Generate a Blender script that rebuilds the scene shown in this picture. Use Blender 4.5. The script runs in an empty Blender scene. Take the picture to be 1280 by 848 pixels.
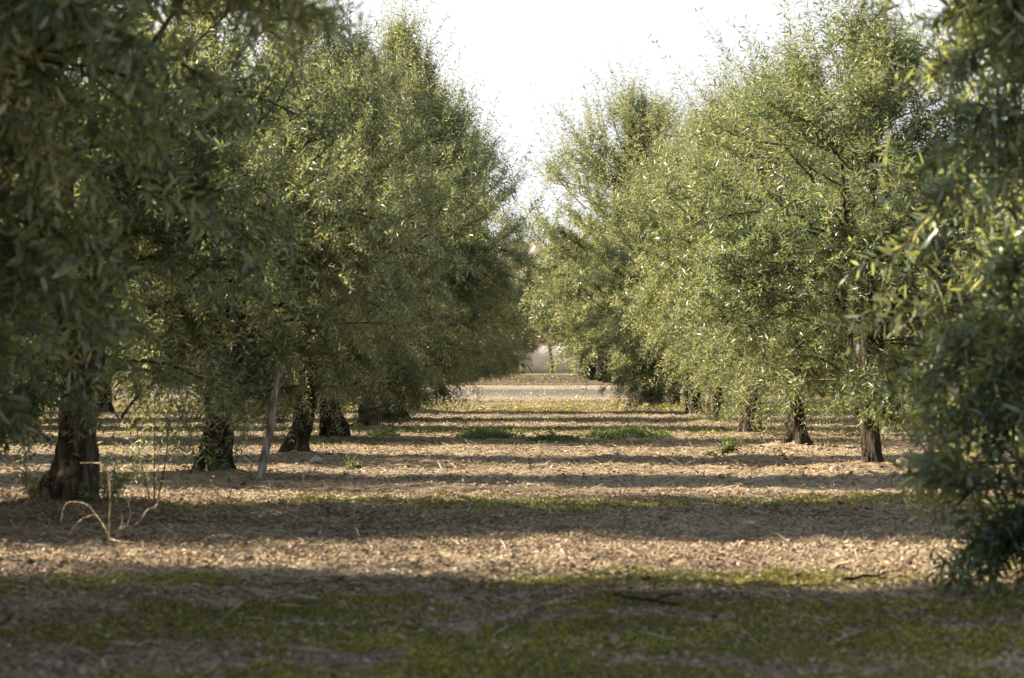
import bpy, math, random
import numpy as np
R_ = math.radians
scene = bpy.context.scene
COL = scene.collection
rng = np.random.default_rng(7)
F = 3300.0; VX, VY = 680.0, 450.0; CH = 1.0        # photo scale, vanishing point, eye height

def at(px, D): return (px - VX) * D / F            # lateral position of a photo column at distance D
def dist(py): return F * CH / (py - VY)            # distance of a ground point from its photo row

# ------------------------------------------------------------------ noise
def _hash(ix, iy, seed):
    h = (ix.astype(np.int64) * 374761393 + iy.astype(np.int64) * 668265263 + seed * 974634777) & 0xffffffff
    h = ((h ^ (h >> 13)) * 1274126177) & 0xffffffff
    h = (h ^ (h >> 16)) & 0xffffffff
    return h.astype(np.float64) / 4294967295.0
def vnoise(x, y, seed=0):
    x = np.asarray(x, float); y = np.asarray(y, float)
    ix = np.floor(x); iy = np.floor(y); fx = x - ix; fy = y - iy
    fx = fx * fx * (3 - 2 * fx); fy = fy * fy * (3 - 2 * fy)
    a = _hash(ix, iy, seed); b = _hash(ix + 1, iy, seed); c = _hash(ix, iy + 1, seed); d = _hash(ix + 1, iy + 1, seed)
    return (a * (1 - fx) + b * fx) * (1 - fy) + (c * (1 - fx) + d * fx) * fy
def fbm(x, y, seed=0, o=4):
    s = 0; a = .5; t = 0
    for k in range(o):
        s = s + a * vnoise(x * 2 ** k + 17.3 * k, y * 2 ** k - 9.1 * k, seed + k); t += a; a *= .55
    return s / t

# ------------------------------------------------------------------ mesh helpers
class MB:
    def __init__(s): s.v = []; s.f = []; s.m = []; s.r = []; s.n = 0
    def add(s, v, f, mat=0, rnd=None):
        v = np.asarray(v, float).reshape(-1, 3); f = np.asarray(f, int)
        s.v.append(v); s.f.append(f + s.n); s.n += len(v)
        s.m.append(np.full(len(f), mat, int))
        s.r.append(np.full(len(f), .5) if rnd is None else np.asarray(rnd, float))
    def mesh(s, name, mats, smooth=False):
        me = bpy.data.meshes.new(name)
        V = np.concatenate(s.v)
        me.vertices.add(len(V)); me.vertices.foreach_set('co', V.ravel())
        sizes = np.concatenate([np.full(len(f), f.shape[1], int) for f in s.f])
        idx = np.concatenate([f.ravel() for f in s.f])
        st = np.concatenate([[0], np.cumsum(sizes)[:-1]])
        me.loops.add(len(idx)); me.loops.foreach_set('vertex_index', idx.astype(np.int32))
        me.polygons.add(len(sizes)); me.polygons.foreach_set('loop_start', st.astype(np.int32))
        me.polygons.foreach_set('material_index', np.concatenate(s.m).astype(np.int32))
        for m in mats: me.materials.append(m)
        a = me.attributes.new('rnd', 'FLOAT', 'FACE'); a.data.foreach_set('value', np.concatenate(s.r).astype(np.float32))
        me.update(calc_edges=True)
        if smooth is True: me.polygons.foreach_set('use_smooth', [True] * len(sizes))
        elif smooth is not False:
            me.polygons.foreach_set('use_smooth', np.isin(np.concatenate(s.m), smooth))
        return me
def link(name, me, parent=None, **kw):
    o = bpy.data.objects.new(name, me); COL.objects.link(o); o.parent = parent
    for k, v in kw.items(): o[k] = v
    return o
def empty(name, loc, rz=0, label=None, cat=None, group=None, sc=1.0):
    o = bpy.data.objects.new(name, None); COL.objects.link(o)
    o.location = loc; o.rotation_euler = (0, 0, rz); o.scale = (sc,) * 3 if not isinstance(sc, tuple) else sc
    o.empty_display_size = .2
    if label: o['label'] = label
    if cat: o['category'] = cat
    if group: o['group'] = group
    return o

def spline(P, n):
    """Catmull-Rom through rows of P (any number of columns)"""
    P = np.asarray(P, float); Q = np.vstack([2 * P[0] - P[1], P, 2 * P[-1] - P[-2]])
    t = np.linspace(0, len(P) - 1 - 1e-6, n); i = t.astype(int); u = (t - i)[:, None]
    a, b, c, d = Q[i], Q[i + 1], Q[i + 2], Q[i + 3]
    return .5 * (2 * b + (c - a) * u + (2 * a - 5 * b + 4 * c - d) * u ** 2 + (3 * b - a - 3 * c + d) * u ** 3)
def tube(mb, P, segs=8, n=None, mat=0, rmod=None, cap=True):
    """P rows x,y,z,r"""
    S = spline(P, n or len(P) * 4); C = S[:, :3]; r = np.maximum(S[:, 3], 1e-4)
    T = np.gradient(C, axis=0); T /= np.linalg.norm(T, axis=1)[:, None] + 1e-9
    ref = np.array([1., 0, 0]) if abs(T[:, 0].mean()) < .8 else np.array([0, 1., 0])
    U = np.cross(T, ref); U /= np.linalg.norm(U, axis=1)[:, None] + 1e-9
    W = np.cross(T, U)
    th = np.linspace(0, 2 * math.pi, segs, endpoint=False)
    rr = r[:, None] * np.ones(segs)[None]
    if rmod is not None: rr = rr * rmod(th[None, :], C[:, 2][:, None])
    V = C[:, None] + rr[..., None] * (np.cos(th)[None, :, None] * U[:, None] + np.sin(th)[None, :, None] * W[:, None])
    k = len(C); i = np.arange(k - 1)[:, None] * segs; j = np.arange(segs)[None]; j2 = (j + 1) % segs
    f = np.stack([i + j, i + j2, i + segs + j2, i + segs + j], -1).reshape(-1, 4)
    mb.add(V.reshape(-1, 3), f, mat)
    if cap:
        e = (k - 1) * segs
        mb.add(np.vstack([V[-1], C[-1] + T[-1] * r[-1] * .5]), [[q, (q + 1) % segs, segs] for q in range(segs)], mat)
def thin_tubes(mb, P, rad, mat):
    """P (N,K,3) polylines, rad (N,K): three-sided twigs, all at once"""
    N, K, _ = P.shape
    T = np.gradient(P, axis=1); T /= np.linalg.norm(T, axis=2)[..., None] + 1e-9
    U = np.cross(T, np.array([.31, .52, .8])); U /= np.linalg.norm(U, axis=2)[..., None] + 1e-9
    W = np.cross(T, U)
    V = np.stack([P + rad[..., None] * (math.cos(a) * U + math.sin(a) * W) for a in (0, 2.094, 4.189)], 2)
    base = (np.arange(N)[:, None, None] * K + np.arange(K - 1)[None, :, None]) * 3
    j = np.arange(3)[None, None]; j2 = (j + 1) % 3
    f = np.stack([base + j, base + j2, base + 3 + j2, base + 3 + j], -1).reshape(-1, 4)
    mb.add(V.reshape(-1, 3), f, mat)
def nrm(a): return a / (np.linalg.norm(a, axis=-1, keepdims=True) + 1e-9)

def leaves(mb, P, D, L, W, rg, mat, fine=False, tone=None):
    """P base, D direction, L length, W width -> folded pointed leaves, upper face up"""
    N = len(P)
    up = np.array([0, 0, 1.]) + rg.normal(0, .75, (N, 3))
    n = nrm(up - (up * D).sum(1, keepdims=True) * D)
    S = np.cross(n, D)
    L = L[:, None]; W = W[:, None]
    rnd = rg.random(N) if tone is None else tone
    if not fine:
        a = P; b = P + D * L * .45 + S * W * .5 + n * W * .18; c = P + D * L - n * L * .05; d = P + D * L * .45 - S * W * .5 + n * W * .18
        V = np.stack([a, d, c, b], 1).reshape(-1, 3); i = np.arange(N)[:, None] * 4
        f = np.concatenate([i + [0, 1, 2], i + [0, 2, 3]]);  mb.add(V, f, mat, np.concatenate([rnd, rnd]))
    else:
        cv = rg.uniform(-.02, .16, (N, 1)) * L
        m1 = P + D * L * .3; m2 = P + D * L * .7 - n * cv * .45; t = P + D * L - n * cv
        V = np.stack([P, m1 - S * W * .46 + n * W * .14, m1 + S * W * .46 + n * W * .14,
                      m2 - S * W * .4 + n * W * .1, m2 + S * W * .4 + n * W * .1, t], 1).reshape(-1, 3)
        i = np.arange(N)[:, None] * 6
        f = np.concatenate([i + [0, 1, 2], i + [1, 3, 4], i + [1, 4, 2], i + [3, 5, 4]])
        mb.add(V, f, mat, np.concatenate([rnd] * 4))

def shoots(mb, P0, D0, L, rg, m, leaf=(.062, .015), bend=None, fine=False, twig=.0022, tone=None):
    """leafy shoots: N stems each with m leaves in opposite pairs"""
    N = len(P0)
    if bend is None: bend = rg.normal(0, .18, (N, 3))
    s = np.linspace(.08, 1, m // 2)[None, :, None]
    C = P0[:, None] + D0[:, None] * L[:, None, None] * s + bend[:, None] * L[:, None, None] * s ** 2
    T = nrm(D0[:, None] + 2 * bend[:, None] * s)
    A = nrm(np.cross(T, rg.normal(0, 1, (N, 1, 3)) + 1e-3)); B = np.cross(T, A)
    alt = (np.arange(m // 2) % 2)[None, :, None]
    side = A * (1 - alt) + B * alt
    out = []
    if tone is None: tone = rg.random(N)
    for sg in (1, -1):
        P = C + rg.normal(0, .004, C.shape)
        D = nrm(T * rg.uniform(.3, .95, C.shape[:2] + (1,)) + sg * side + rg.normal(0, .28, C.shape))
        taper = 1 - .35 * s[..., 0] ** 3
        LL = rg.uniform(.65, 1.2, C.shape[:2]) * leaf[0] * taper; WW = rg.uniform(.75, 1.2, C.shape[:2]) * leaf[1] * taper
        keep = rg.random(C.shape[:2]) > .08
        tn = np.clip(tone[:, None] * .55 + rg.random(C.shape[:2]) * .45, 0, 1)
        leaves(mb, P[keep], D[keep], LL[keep], WW[keep], rg, 0, fine, tn[keep])
    K = 4; s4 = np.linspace(0, 1, K)[None, :, None]
    PL = P0[:, None] + D0[:, None] * L[:, None, None] * s4 + bend[:, None] * L[:, None, None] * s4 ** 2
    thin_tubes(mb, PL, twig * np.linspace(1, .4, K)[None] * np.ones((N, 1)), 1)

# ------------------------------------------------------------------ materials
def mat(name):
    m = bpy.data.materials.new(name); m.use_nodes = True; nt = m.node_tree; nt.nodes.clear()
    out = nt.nodes.new('ShaderNodeOutputMaterial'); return m, nt, out
def N(nt, t, **kw):
    n = nt.nodes.new(t)
    for k, v in kw.items():
        if k.startswith('i_'): n.inputs[k[2:].replace('_', ' ')].default_value = v
        else: setattr(n, k, v)
    return n
def ramp(nt, fac, stops):
    n = nt.nodes.new('ShaderNodeValToRGB'); e = n.color_ramp.elements
    while len(e) < len(stops): e.new(.5)
    for x, (p, c) in zip(e, stops): x.position = p; x.color = (*c, 1)
    nt.links.new(fac, n.inputs[0]); return n.outputs[0]
def mixc(nt, fac, a, b, mode='MIX'):
    n = nt.nodes.new('ShaderNodeMix'); n.data_type = 'RGBA'; n.blend_type = mode
    for s, v in ((n.inputs[0], fac), (n.inputs[6], a), (n.inputs[7], b)):
        if isinstance(v, (int, float)): s.default_value = v
        elif isinstance(v, tuple): s.default_value = (*v, 1)
        else: nt.links.new(v, s)
    return n.outputs[2]
def noise(nt, scale, detail=6, rough=.6, co=None):
    n = N(nt, 'ShaderNodeTexNoise'); n.inputs['Scale'].default_value = scale; n.inputs['Detail'].default_value = detail; n.inputs['Roughness'].default_value = rough
    if co is not None: nt.links.new(co, n.inputs['Vector'])
    return n
def coords(nt, scale=(1, 1, 1), kind='Object'):
    t = N(nt, 'ShaderNodeTexCoord'); mp = N(nt, 'ShaderNodeMapping'); mp.inputs['Scale'].default_value = scale
    nt.links.new(t.outputs[kind], mp.inputs[0]); return mp.outputs[0]
def bump(nt, h, strength=.5, dist=.02):
    b = N(nt, 'ShaderNodeBump'); b.inputs['Strength'].default_value = strength; b.inputs['Distance'].default_value = dist
    nt.links.new(h, b.inputs['Height']); return b.outputs[0]
def principled(nt, out, col, rough=.8, spec=.3, nor=None):
    p = N(nt, 'ShaderNodeBsdfPrincipled'); p.inputs['Roughness'].default_value = rough; p.inputs['Specular IOR Level'].default_value = spec
    if isinstance(col, tuple): p.inputs['Base Color'].default_value = (*col, 1)
    else: nt.links.new(col, p.inputs['Base Color'])
    if nor is not None: nt.links.new(nor, p.inputs['Normal'])
    if out is not None: nt.links.new(p.outputs[0], out.inputs[0])
    return p
def rndattr(nt):
    a = N(nt, 'ShaderNodeAttribute'); a.attribute_name = 'rnd'; return a.outputs['Fac']

def leaf_material(name, top, under, trans, tmix=.3, rough=.42):
    m, nt, out = mat(name); r = rndattr(nt)
    c1 = ramp(nt, r, top); c2 = ramp(nt, r, under)
    g = N(nt, 'ShaderNodeNewGeometry'); oi = N(nt, 'ShaderNodeObjectInfo')
    c = mixc(nt, g.outputs['Backfacing'], c1, c2)
    c = mixc(nt, 1.0, c, ramp(nt, oi.outputs['Random'], [(0, (.82, .92, .88)), (.5, (1, 1, 1)), (1, (1.2, 1.12, .9))]), 'MULTIPLY')
    p = principled(nt, None, c, rough, .5)
    t = N(nt, 'ShaderNodeBsdfTranslucent'); nt.links.new(ramp(nt, r, trans), t.inputs[0])
    mx = N(nt, 'ShaderNodeMixShader'); mx.inputs[0].default_value = tmix
    nt.links.new(p.outputs[0], mx.inputs[1]); nt.links.new(t.outputs[0], mx.inputs[2]); nt.links.new(mx.outputs[0], out.inputs[0])
    return m
M_LEAF = leaf_material('olive_leaf',
    [(0, (.010, .028, .020)), (.45, (.027, .052, .036)), (.85, (.092, .116, .068)), (.97, (.15, .19, .08)), (1, (.20, .19, .09))],
    [(0, (.11, .155, .125)), (.6, (.26, .305, .22)), (1, (.56, .56, .42))],
    [(0, (.15, .20, .045)), (.6, (.45, .46, .13)), (1, (.80, .74, .30))], .38, .34)
M_WEED = leaf_material('weed_leaf',
    [(0, (.07, .085, .03)), (.6, (.13, .15, .05)), (1, (.22, .22, .08))],
    [(0, (.07, .10, .04)), (1, (.12, .15, .07))],
    [(0, (.12, .2, .03)), (1, (.2, .28, .05))], .35, .5)
M_RUST = leaf_material('rusty_leaf',
    [(0, (.11, .065, .035)), (.6, (.17, .11, .055)), (1, (.27, .22, .08))],
    [(0, (.2, .12, .06)), (1, (.3, .22, .1))],
    [(0, (.3, .14, .04)), (1, (.4, .3, .08))], .3, .6)
M_MOSS = leaf_material('moss_blade',
    [(0, (.10, .08, .02)), (.5, (.36, .33, .035)), (1, (.75, .66, .08))],
    [(0, (.06, .08, .02)), (1, (.12, .14, .03))],
    [(0, (.12, .13, .02)), (1, (.22, .21, .03))], .25, .7)

def bark_material(name, cols, moss=.35, sc=1.0):
    m, nt, out = mat(name)
    co = coords(nt, (9 * sc, 9 * sc, 2.2 * sc)); co2 = coords(nt, (1, 1, 1))
    n1 = noise(nt, 2.2, 8, .65, co); n2 = noise(nt, 3.0, 4, .5, co2)
    v = N(nt, 'ShaderNodeTexVoronoi'); v.feature = 'DISTANCE_TO_EDGE'; v.inputs['Scale'].default_value = 2.4
    nt.links.new(mixc(nt, .35, co, n1.outputs['Color']), v.inputs['Vector'])
    ed = ramp(nt, v.outputs['Distance'], [(0, (0, 0, 0)), (.16, (1, 1, 1))])
    c = ramp(nt, n1.outputs['Fac'], [(.3, cols[0]), (.5, cols[1]), (.72, cols[2])])
    c = mixc(nt, ed, mixc(nt, .55, c, (.012, .009, .006)), c)
    if moss: 
        k = ramp(nt, n2.outputs['Fac'], [(.5, (0, 0, 0)), (.66, (moss,) * 3)])
        c = mixc(nt, k, c, (.07, .085, .03))
    h = mixc(nt, .5, ed, n1.outputs['Fac'])
    principled(nt, out, c, .92, .15, bump(nt, h, .9, .03)); return m
M_BARK = bark_material('olive_bark', [(.018, .014, .010), (.050, .038, .027), (.12, .095, .072)])
M_BARK_PALE = bark_material('olive_bark_pale', [(.035, .026, .018), (.11, .082, .058), (.25, .20, .15)])
M_TWIG = bark_material('olive_twig', [(.12, .10, .06), (.17, .14, .08), (.24, .20, .12)], 0)
M_POST = bark_material('weathered_post', [(.14, .12, .10), (.36, .31, .26), (.58, .53, .47)], .15, .8)
M_DRY = bark_material('dry_wood', [(.38, .28, .18), (.52, .41, .28), (.62, .5, .36)], 0, 2)
M_DARKW = bark_material('dark_wood', [(.03, .022, .016), (.06, .045, .03), (.11, .085, .06)], 0, 2)

def bits_material(name, stops, rough=.85, nscale=60):
    m, nt, out = mat(name); r = rndattr(nt); c = ramp(nt, r, stops)
    n = noise(nt, nscale, 5, .6, coords(nt))
    c = mixc(nt, .7, c, ramp(nt, n.outputs['Fac'], [(.3, (.55, .55, .55)), (.7, (1.15, 1.15, 1.15))]), 'MULTIPLY')
    principled(nt, out, c, rough, .25, bump(nt, n.outputs['Fac'], .35, .004)); return m
M_PEB = bits_material('pebble', [(0, (.13, .095, .065)), (.3, (.25, .18, .115)), (.6, (.36, .27, .18)), (.85, (.44, .36, .27)), (1, (.52, .48, .42))])
M_CLOD = bits_material('clod', [(0, (.10, .065, .04)), (.5, (.20, .14, .09)), (1, (.32, .23, .15))], .95)
M_LITTER = bits_material('litter', [(0, (.10, .068, .04)), (.3, (.23, .16, .10)), (.65, (.42, .325, .205)), (1, (.58, .48, .34))], .7)
M_ROCK = bits_material('rock', [(0, (.12, .10, .08)), (.5, (.24, .20, .16)), (1, (.42, .37, .31))], .9, 25)

def ground_material():
    m, nt, out = mat('grove_soil')
    co = coords(nt); big = noise(nt, .7, 4, .6, co); mid = noise(nt, 9, 8, .7, co); fine = noise(nt, 70, 6, .7, co)
    c = ramp(nt, mid.outputs['Fac'], [(.25, (.11, .078, .05)), (.45, (.25, .188, .12)), (.62, (.40, .315, .21)), (.8, (.50, .41, .295))])
    c = mixc(nt, .8, c, ramp(nt, fine.outputs['Fac'], [(.3, (.5, .48, .46)), (.5, (1, 1, 1)), (.75, (1.25, 1.22, 1.15))]), 'MULTIPLY')
    c = mixc(nt, .5, c, ramp(nt, big.outputs['Fac'], [(.3, (.8, .76, .72)), (.7, (1.1, 1.08, 1.04))]), 'MULTIPLY')
    a = N(nt, 'ShaderNodeAttribute'); a.attribute_name = 'moss'
    g = ramp(nt, fine.outputs['Fac'], [(.3, (.06, .045, .022)), (.5, (.17, .145, .035)), (.75, (.42, .35, .07))])
    br = N(nt, 'ShaderNodeMath', operation='MULTIPLY'); nt.links.new(a.outputs['Fac'], br.inputs[0])
    nt.links.new(ramp(nt, mid.outputs['Fac'], [(.32, (.35,) * 3), (.5, (1, 1, 1))]), br.inputs[1])
    c = mixc(nt, br.outputs[0], c, g)
    b = mixc(nt, .5, mid.outputs['Fac'], fine.outputs['Fac'])
    principled(nt, out, c, .95, .12, bump(nt, b, .8, .03)); return m
M_GROUND = ground_material()
def simple(name, a, b, scale=20, rough=.9, bs=.4, stretch=(1, 1, 1), bd=.01):
    m, nt, out = mat(name); n = noise(nt, scale, 7, .65, coords(nt, stretch))
    principled(nt, out, ramp(nt, n.outputs['Fac'], [(.3, a), (.7, b)]), rough, .2, bump(nt, n.outputs['Fac'], bs, bd)); return m
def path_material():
    m, nt, out = mat('shade_banded_gravel'); n = noise(nt, 9, 7, .7, coords(nt)); n2 = noise(nt, 1, 3, .5, coords(nt, (.03, .25, 1)))
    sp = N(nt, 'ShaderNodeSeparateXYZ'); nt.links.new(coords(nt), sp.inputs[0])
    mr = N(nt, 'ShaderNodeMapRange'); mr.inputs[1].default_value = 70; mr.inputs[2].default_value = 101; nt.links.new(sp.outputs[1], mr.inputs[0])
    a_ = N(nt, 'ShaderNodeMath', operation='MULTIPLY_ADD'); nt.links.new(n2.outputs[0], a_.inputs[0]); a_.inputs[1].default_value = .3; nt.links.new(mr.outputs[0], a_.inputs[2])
    c = ramp(nt, a_.outputs[0], [(.18, (.26, .21, .15)), (.34, (.125, .11, .09)), (.68, (.10, .09, .075)), (.9, (.28, .225, .16))])  # shaded middle and sunlit edges of the track put into its colour
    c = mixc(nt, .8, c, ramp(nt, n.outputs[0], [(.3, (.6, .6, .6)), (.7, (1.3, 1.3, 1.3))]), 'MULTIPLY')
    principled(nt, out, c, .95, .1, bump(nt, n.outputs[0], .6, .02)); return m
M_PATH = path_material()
M_WALL = simple('lime_render', (.50, .45, .38), (.66, .61, .53), 1.3, .95, .6, (1, 1, 1.5), .03)
M_COPE = simple('clay_coping', (.22, .11, .06), (.38, .21, .12), 6, .9)
M_HILL = simple('dry_hill', (.34, .27, .22), (.44, .38, .32), .012, 1.0, 0)

# ------------------------------------------------------------------ ground
def moss_mask(x, y):
    n = fbm(x * .9, y * 1.6, 31, 5); n2 = fbm(x * 3.1, y * 3.1, 57, 3)
    def band(c, w, s=1.0): return np.exp(-((y - c + .5 * (fbm(x * .35, y * 0, 5, 2) - .5) * w) / w) ** 2) * s
    b = band(9.6, 2.1, 1.25) + band(18.4, .8, 1.1) * (1 / (1 + np.exp(-(x + 1.0) * 2))) + band(18.6, .6, .35) + band(12.2, .5, .35) \
        + band(31.5, .8, .35) + band(37.2, 1.3, 1.15) + band(44, 1.4, .5) + band(54, 3.0, 1.2) + band(63, 2, .6)
    b = np.where(y < 9.2, b * (1 / (1 + np.exp(-(x + .9) * 3.0))) + .15, b)
    b = b + np.where(y > 108, .45 * fbm(x * .2, y * .25, 3, 2), 0) * (np.abs((y % 5) - 2.5) < 1.3)
    m = np.clip((b * 1.3 + (n - .5) * 3.0 + (n2 - .5) * 3.2 - .56) * 1.7, 0, 1) * (b > .12)
    return m
TRUNKS = [(at(a_, dist(b_)), dist(b_)) for a_, b_ in ((92, 636), (266, 599), (370, 573), (414, 551), (461, 536), (492, 526), (516, 516), (1088, 584), (996, 561), (937, 545), (895, 529), (843, 509))]   # a little soil is heaped round these feet
def ground_h(x, y):
    y = np.asarray(y, float); x = np.asarray(x, float)
    w = 1.5 + .24 * np.maximum(y, 6)
    fade = np.clip((1.3 - np.abs(x) / w) * 4, 0, 1) * np.clip((y - 3) / 3, 0, 1) * np.clip((66 - y) / 8, 0, 1)
    h = (fbm(x * .8, y * .8, 11, 3) - .5) * .05 + (fbm(x * 4.5, y * 4.5, 12, 4) - .5) * .075 + (fbm(x * 18, y * 18, 14, 3) - .5) * .028
    h = h * fade
    for tx, ty in TRUNKS: h = h + .07 * np.exp(-((x - tx) ** 2 + (y - ty) ** 2) / .2)
    return h
ys = np.concatenate([[-400, -100, -30, -8, -2, 2, 4], 5.5 * (75 / 5.5) ** np.linspace(0, 1, 700), 75 * (4000 / 75) ** np.linspace(.03, 1, 60)])
so = [1.3, 1.7, 2.5, 4, 8, 16, 40, 120]
ss = np.concatenate([[-a for a in so[::-1]], np.linspace(-1.1, 1.1, 420), so])
Y, S = np.meshgrid(ys, ss, indexing='ij'); X = S * (1.5 + .24 * np.maximum(Y, 6))
X = np.clip(X, -5000, 5000); Z = ground_h(X, Y)
V = np.stack([X, Y, Z], -1).reshape(-1, 3); a, b = Y.shape
i = (np.arange(a - 1)[:, None] * b + np.arange(b - 1)[None]); fq = np.stack([i, i + 1, i + b + 1, i + b], -1).reshape(-1, 4)
mb = MB(); mb.add(V, fq); me = mb.mesh('ground', [M_GROUND], True)
at_ = me.attributes.new('moss', 'FLOAT', 'POINT'); at_.data.foreach_set('value', moss_mask(X, Y).ravel().astype(np.float32))
link('ground', me, kind='structure')

# gravel track crossing the grove
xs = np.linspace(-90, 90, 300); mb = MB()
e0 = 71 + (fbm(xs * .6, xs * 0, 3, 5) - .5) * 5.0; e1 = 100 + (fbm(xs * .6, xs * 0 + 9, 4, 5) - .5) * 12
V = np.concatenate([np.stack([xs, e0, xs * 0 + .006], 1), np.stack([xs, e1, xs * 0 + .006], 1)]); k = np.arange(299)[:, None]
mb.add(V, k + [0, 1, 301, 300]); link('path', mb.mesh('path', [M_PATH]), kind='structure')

# hills far behind
xs = np.linspace(-900, 900, 160); mb = MB(); rows = []
for j, (yy, q) in enumerate(((900, 0), (1050, .55), (1250, .9), (1400, 1.0), (1700, .5), (2100, 0))):
    hh = (40 + 10 * np.exp(-((xs + 60) / 160) ** 2) + 40 * (fbm(xs * .006, xs * 0 + 3, 8, 4) - .5)) * q
    rows.append(np.stack([xs, xs * 0 + yy, hh - .5 * (q == 0)], 1))
V = np.concatenate(rows); n_ = len(xs)
i = (np.arange(len(rows) - 1)[:, None] * n_ + np.arange(n_ - 1)[None]); mb.add(V, np.stack([i, i + 1, i + n_ + 1, i + n_], -1).reshape(-1, 4))
link('hills', mb.mesh('hills', [M_HILL], True), kind='structure')

# ------------------------------------------------------------------ loose ground cover (uncountable)
def scatter(n, y0, y1, dens_pow=2.0, wide=.225, extra=.6):
    u = rng.random(n); y = y0 * (y1 / y0) ** u if dens_pow == 0 else (y0 ** dens_pow + u * (y1 ** dens_pow - y0 ** dens_pow)) ** (1 / dens_pow)
    x = rng.uniform(-1, 1, n) * (wide * y + extra); return x, y
t = (1 + 5 ** .5) / 2
ICO = nrm(np.array([[-1, t, 0], [1, t, 0], [-1, -t, 0], [1, -t, 0], [0, -1, t], [0, 1, t], [0, -1, -t], [0, 1, -t], [t, 0, -1], [t, 0, 1], [-t, 0, -1], [-t, 0, 1]], float))
ICF = np.array([[0, 11, 5], [0, 5, 1], [0, 1, 7], [0, 7, 10], [0, 10, 11], [1, 5, 9], [5, 11, 4], [11, 10, 2], [10, 7, 6], [7, 1, 8], [3, 9, 4], [3, 4, 2], [3, 2, 6], [3, 6, 8], [3, 8, 9], [4, 9, 5], [2, 4, 11], [6, 2, 10], [8, 6, 7], [9, 8, 1]])
OCT = np.array([[1, 0, 0], [0, 1, 0], [-1, 0, 0], [0, -1, 0], [0, 0, 1], [0, 0, -1]], float)
OCF = np.array([[0, 1, 4], [1, 2, 4], [2, 3, 4], [3, 0, 4], [1, 0, 5], [2, 1, 5], [3, 2, 5], [0, 3, 5]])
def stones(mb, x, y, size, base=ICO, faces=ICF, flat=.6, tone=None, sink=.3):
    n = len(x); k = len(base)
    sc = size[:, None] * np.stack([rng.uniform(.7, 1.3, n), rng.uniform(.6, 1.1, n), rng.uniform(.6, 1.1, n) * flat], 1) * .5
    V = base[None] * (1 + rng.normal(0, .16, (n, k, 1))) * sc[:, None]
    a = rng.uniform(0, 6.28, n); tl = rng.normal(0, .3, n)
    z = V[..., 2] + V[..., 0] * np.sin(tl)[:, None]
    X = V[..., 0] * np.cos(a)[:, None] - V[..., 1] * np.sin(a)[:, None]; Yv = V[..., 0] * np.sin(a)[:, None] + V[..., 1] * np.cos(a)[:, None]
    g = ground_h(x, y)
    P = np.stack([X + x[:, None], Yv + y[:, None], z + (g + sc[:, 2] * (1 - 2 * sink))[:, None]], -1)
    f = (np.arange(n)[:, None, None] * k + faces[None]).reshape(-1, 3)
    tn = rng.random(n) if tone is None else tone
    mb.add(P.reshape(-1, 3), f, 0, np.repeat(tn, len(faces)))
def sizes(n, lo, hi, p=2.2): return lo * (hi / lo) ** (rng.random(n) ** p)
def off_moss(x, y, p=.9):
    k = rng.random(len(x)) > moss_mask(x, y) * p; return x[k], y[k]
mb = MB()
x, y = scatter(85000, 7.6, 20); x, y = off_moss(x, y, .75); stones(mb, x, y, sizes(len(x), .007, .034, 2.4), flat=.6)
x, y = scatter(45000, 20, 66); stones(mb, x, y, sizes(len(x), .014, .05, 2.6), OCT, OCF, .65)
x, y = scatter(45000, 67, 185); stones(mb, x, y, sizes(len(x), .03, .10, 2.5), OCT, OCF, .6)
link('gravel', mb.mesh('gravel', [M_PEB]), kind='stuff', label='pale pebbles and small stones strewn over the grove soil', category='gravel')
mb = MB()
x, y = scatter(16000, 7.6, 20); k = fbm(x * 1.2, y * 1.2, 71, 3) > .5; x, y = x[k], y[k]
stones(mb, x, y, sizes(len(x), .012, .06, 2.6), flat=.6)
x, y = scatter(16000, 20, 60); k = fbm(x * .8, y * .8, 72, 3) > .5; x, y = x[k], y[k]
stones(mb, x, y, sizes(len(x), .02, .08, 2.4), OCT, OCF, .6)
link('soil_clods', mb.mesh('soil_clods', [M_CLOD]), kind='stuff', label='crumbled brown clods of dry earth between the tree rows', category='soil')

def litter(mb, x, y, L, W, lift=.012, tone=None):
    n = len(x); a = rng.uniform(0, 6.28, n); el = rng.normal(0, .28, n)
    D = np.stack([np.cos(a) * np.cos(el), np.sin(a) * np.cos(el), np.sin(el)], 1)
    P = np.stack([x, y, ground_h(x, y) + rng.uniform(.002, lift, n) + np.abs(np.sin(el)) * L * .5], 1) - D * (L * .5)[:, None]
    leaves(mb, P, D, L, W, rng, 0, False, tone)
mb = MB()
x, y = off_moss(*scatter(170000, 7.6, 20), .55); litter(mb, x, y, rng.uniform(.012, .042, len(x)), rng.uniform(.004, .009, len(x)), .012, np.clip(fbm(x * 1.3, y * 1.3, 61, 4) * 1.5 - .35 + rng.normal(0, .22, len(x)), 0, 1))
x, y = off_moss(*scatter(170000, 20, 66)); litter(mb, x, y, rng.uniform(.02, .055, len(x)), rng.uniform(.007, .015, len(x)), .02, np.clip(fbm(x * .8, y * .8, 62, 4) * 1.4 - .3 + rng.normal(0, .22, len(x)), 0, 1))
x, y = scatter(5000, 7.6, 40); litter(mb, x, y, rng.uniform(.08, .22, len(x)), rng.uniform(.003, .007, len(x)), .02, rng.uniform(.6, 1, len(x)))
link('leaf_litter', mb.mesh('leaf_litter', [M_LITTER]), kind='stuff', label='dry fallen olive leaves and prunings covering the ground', category='leaf litter')

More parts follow.
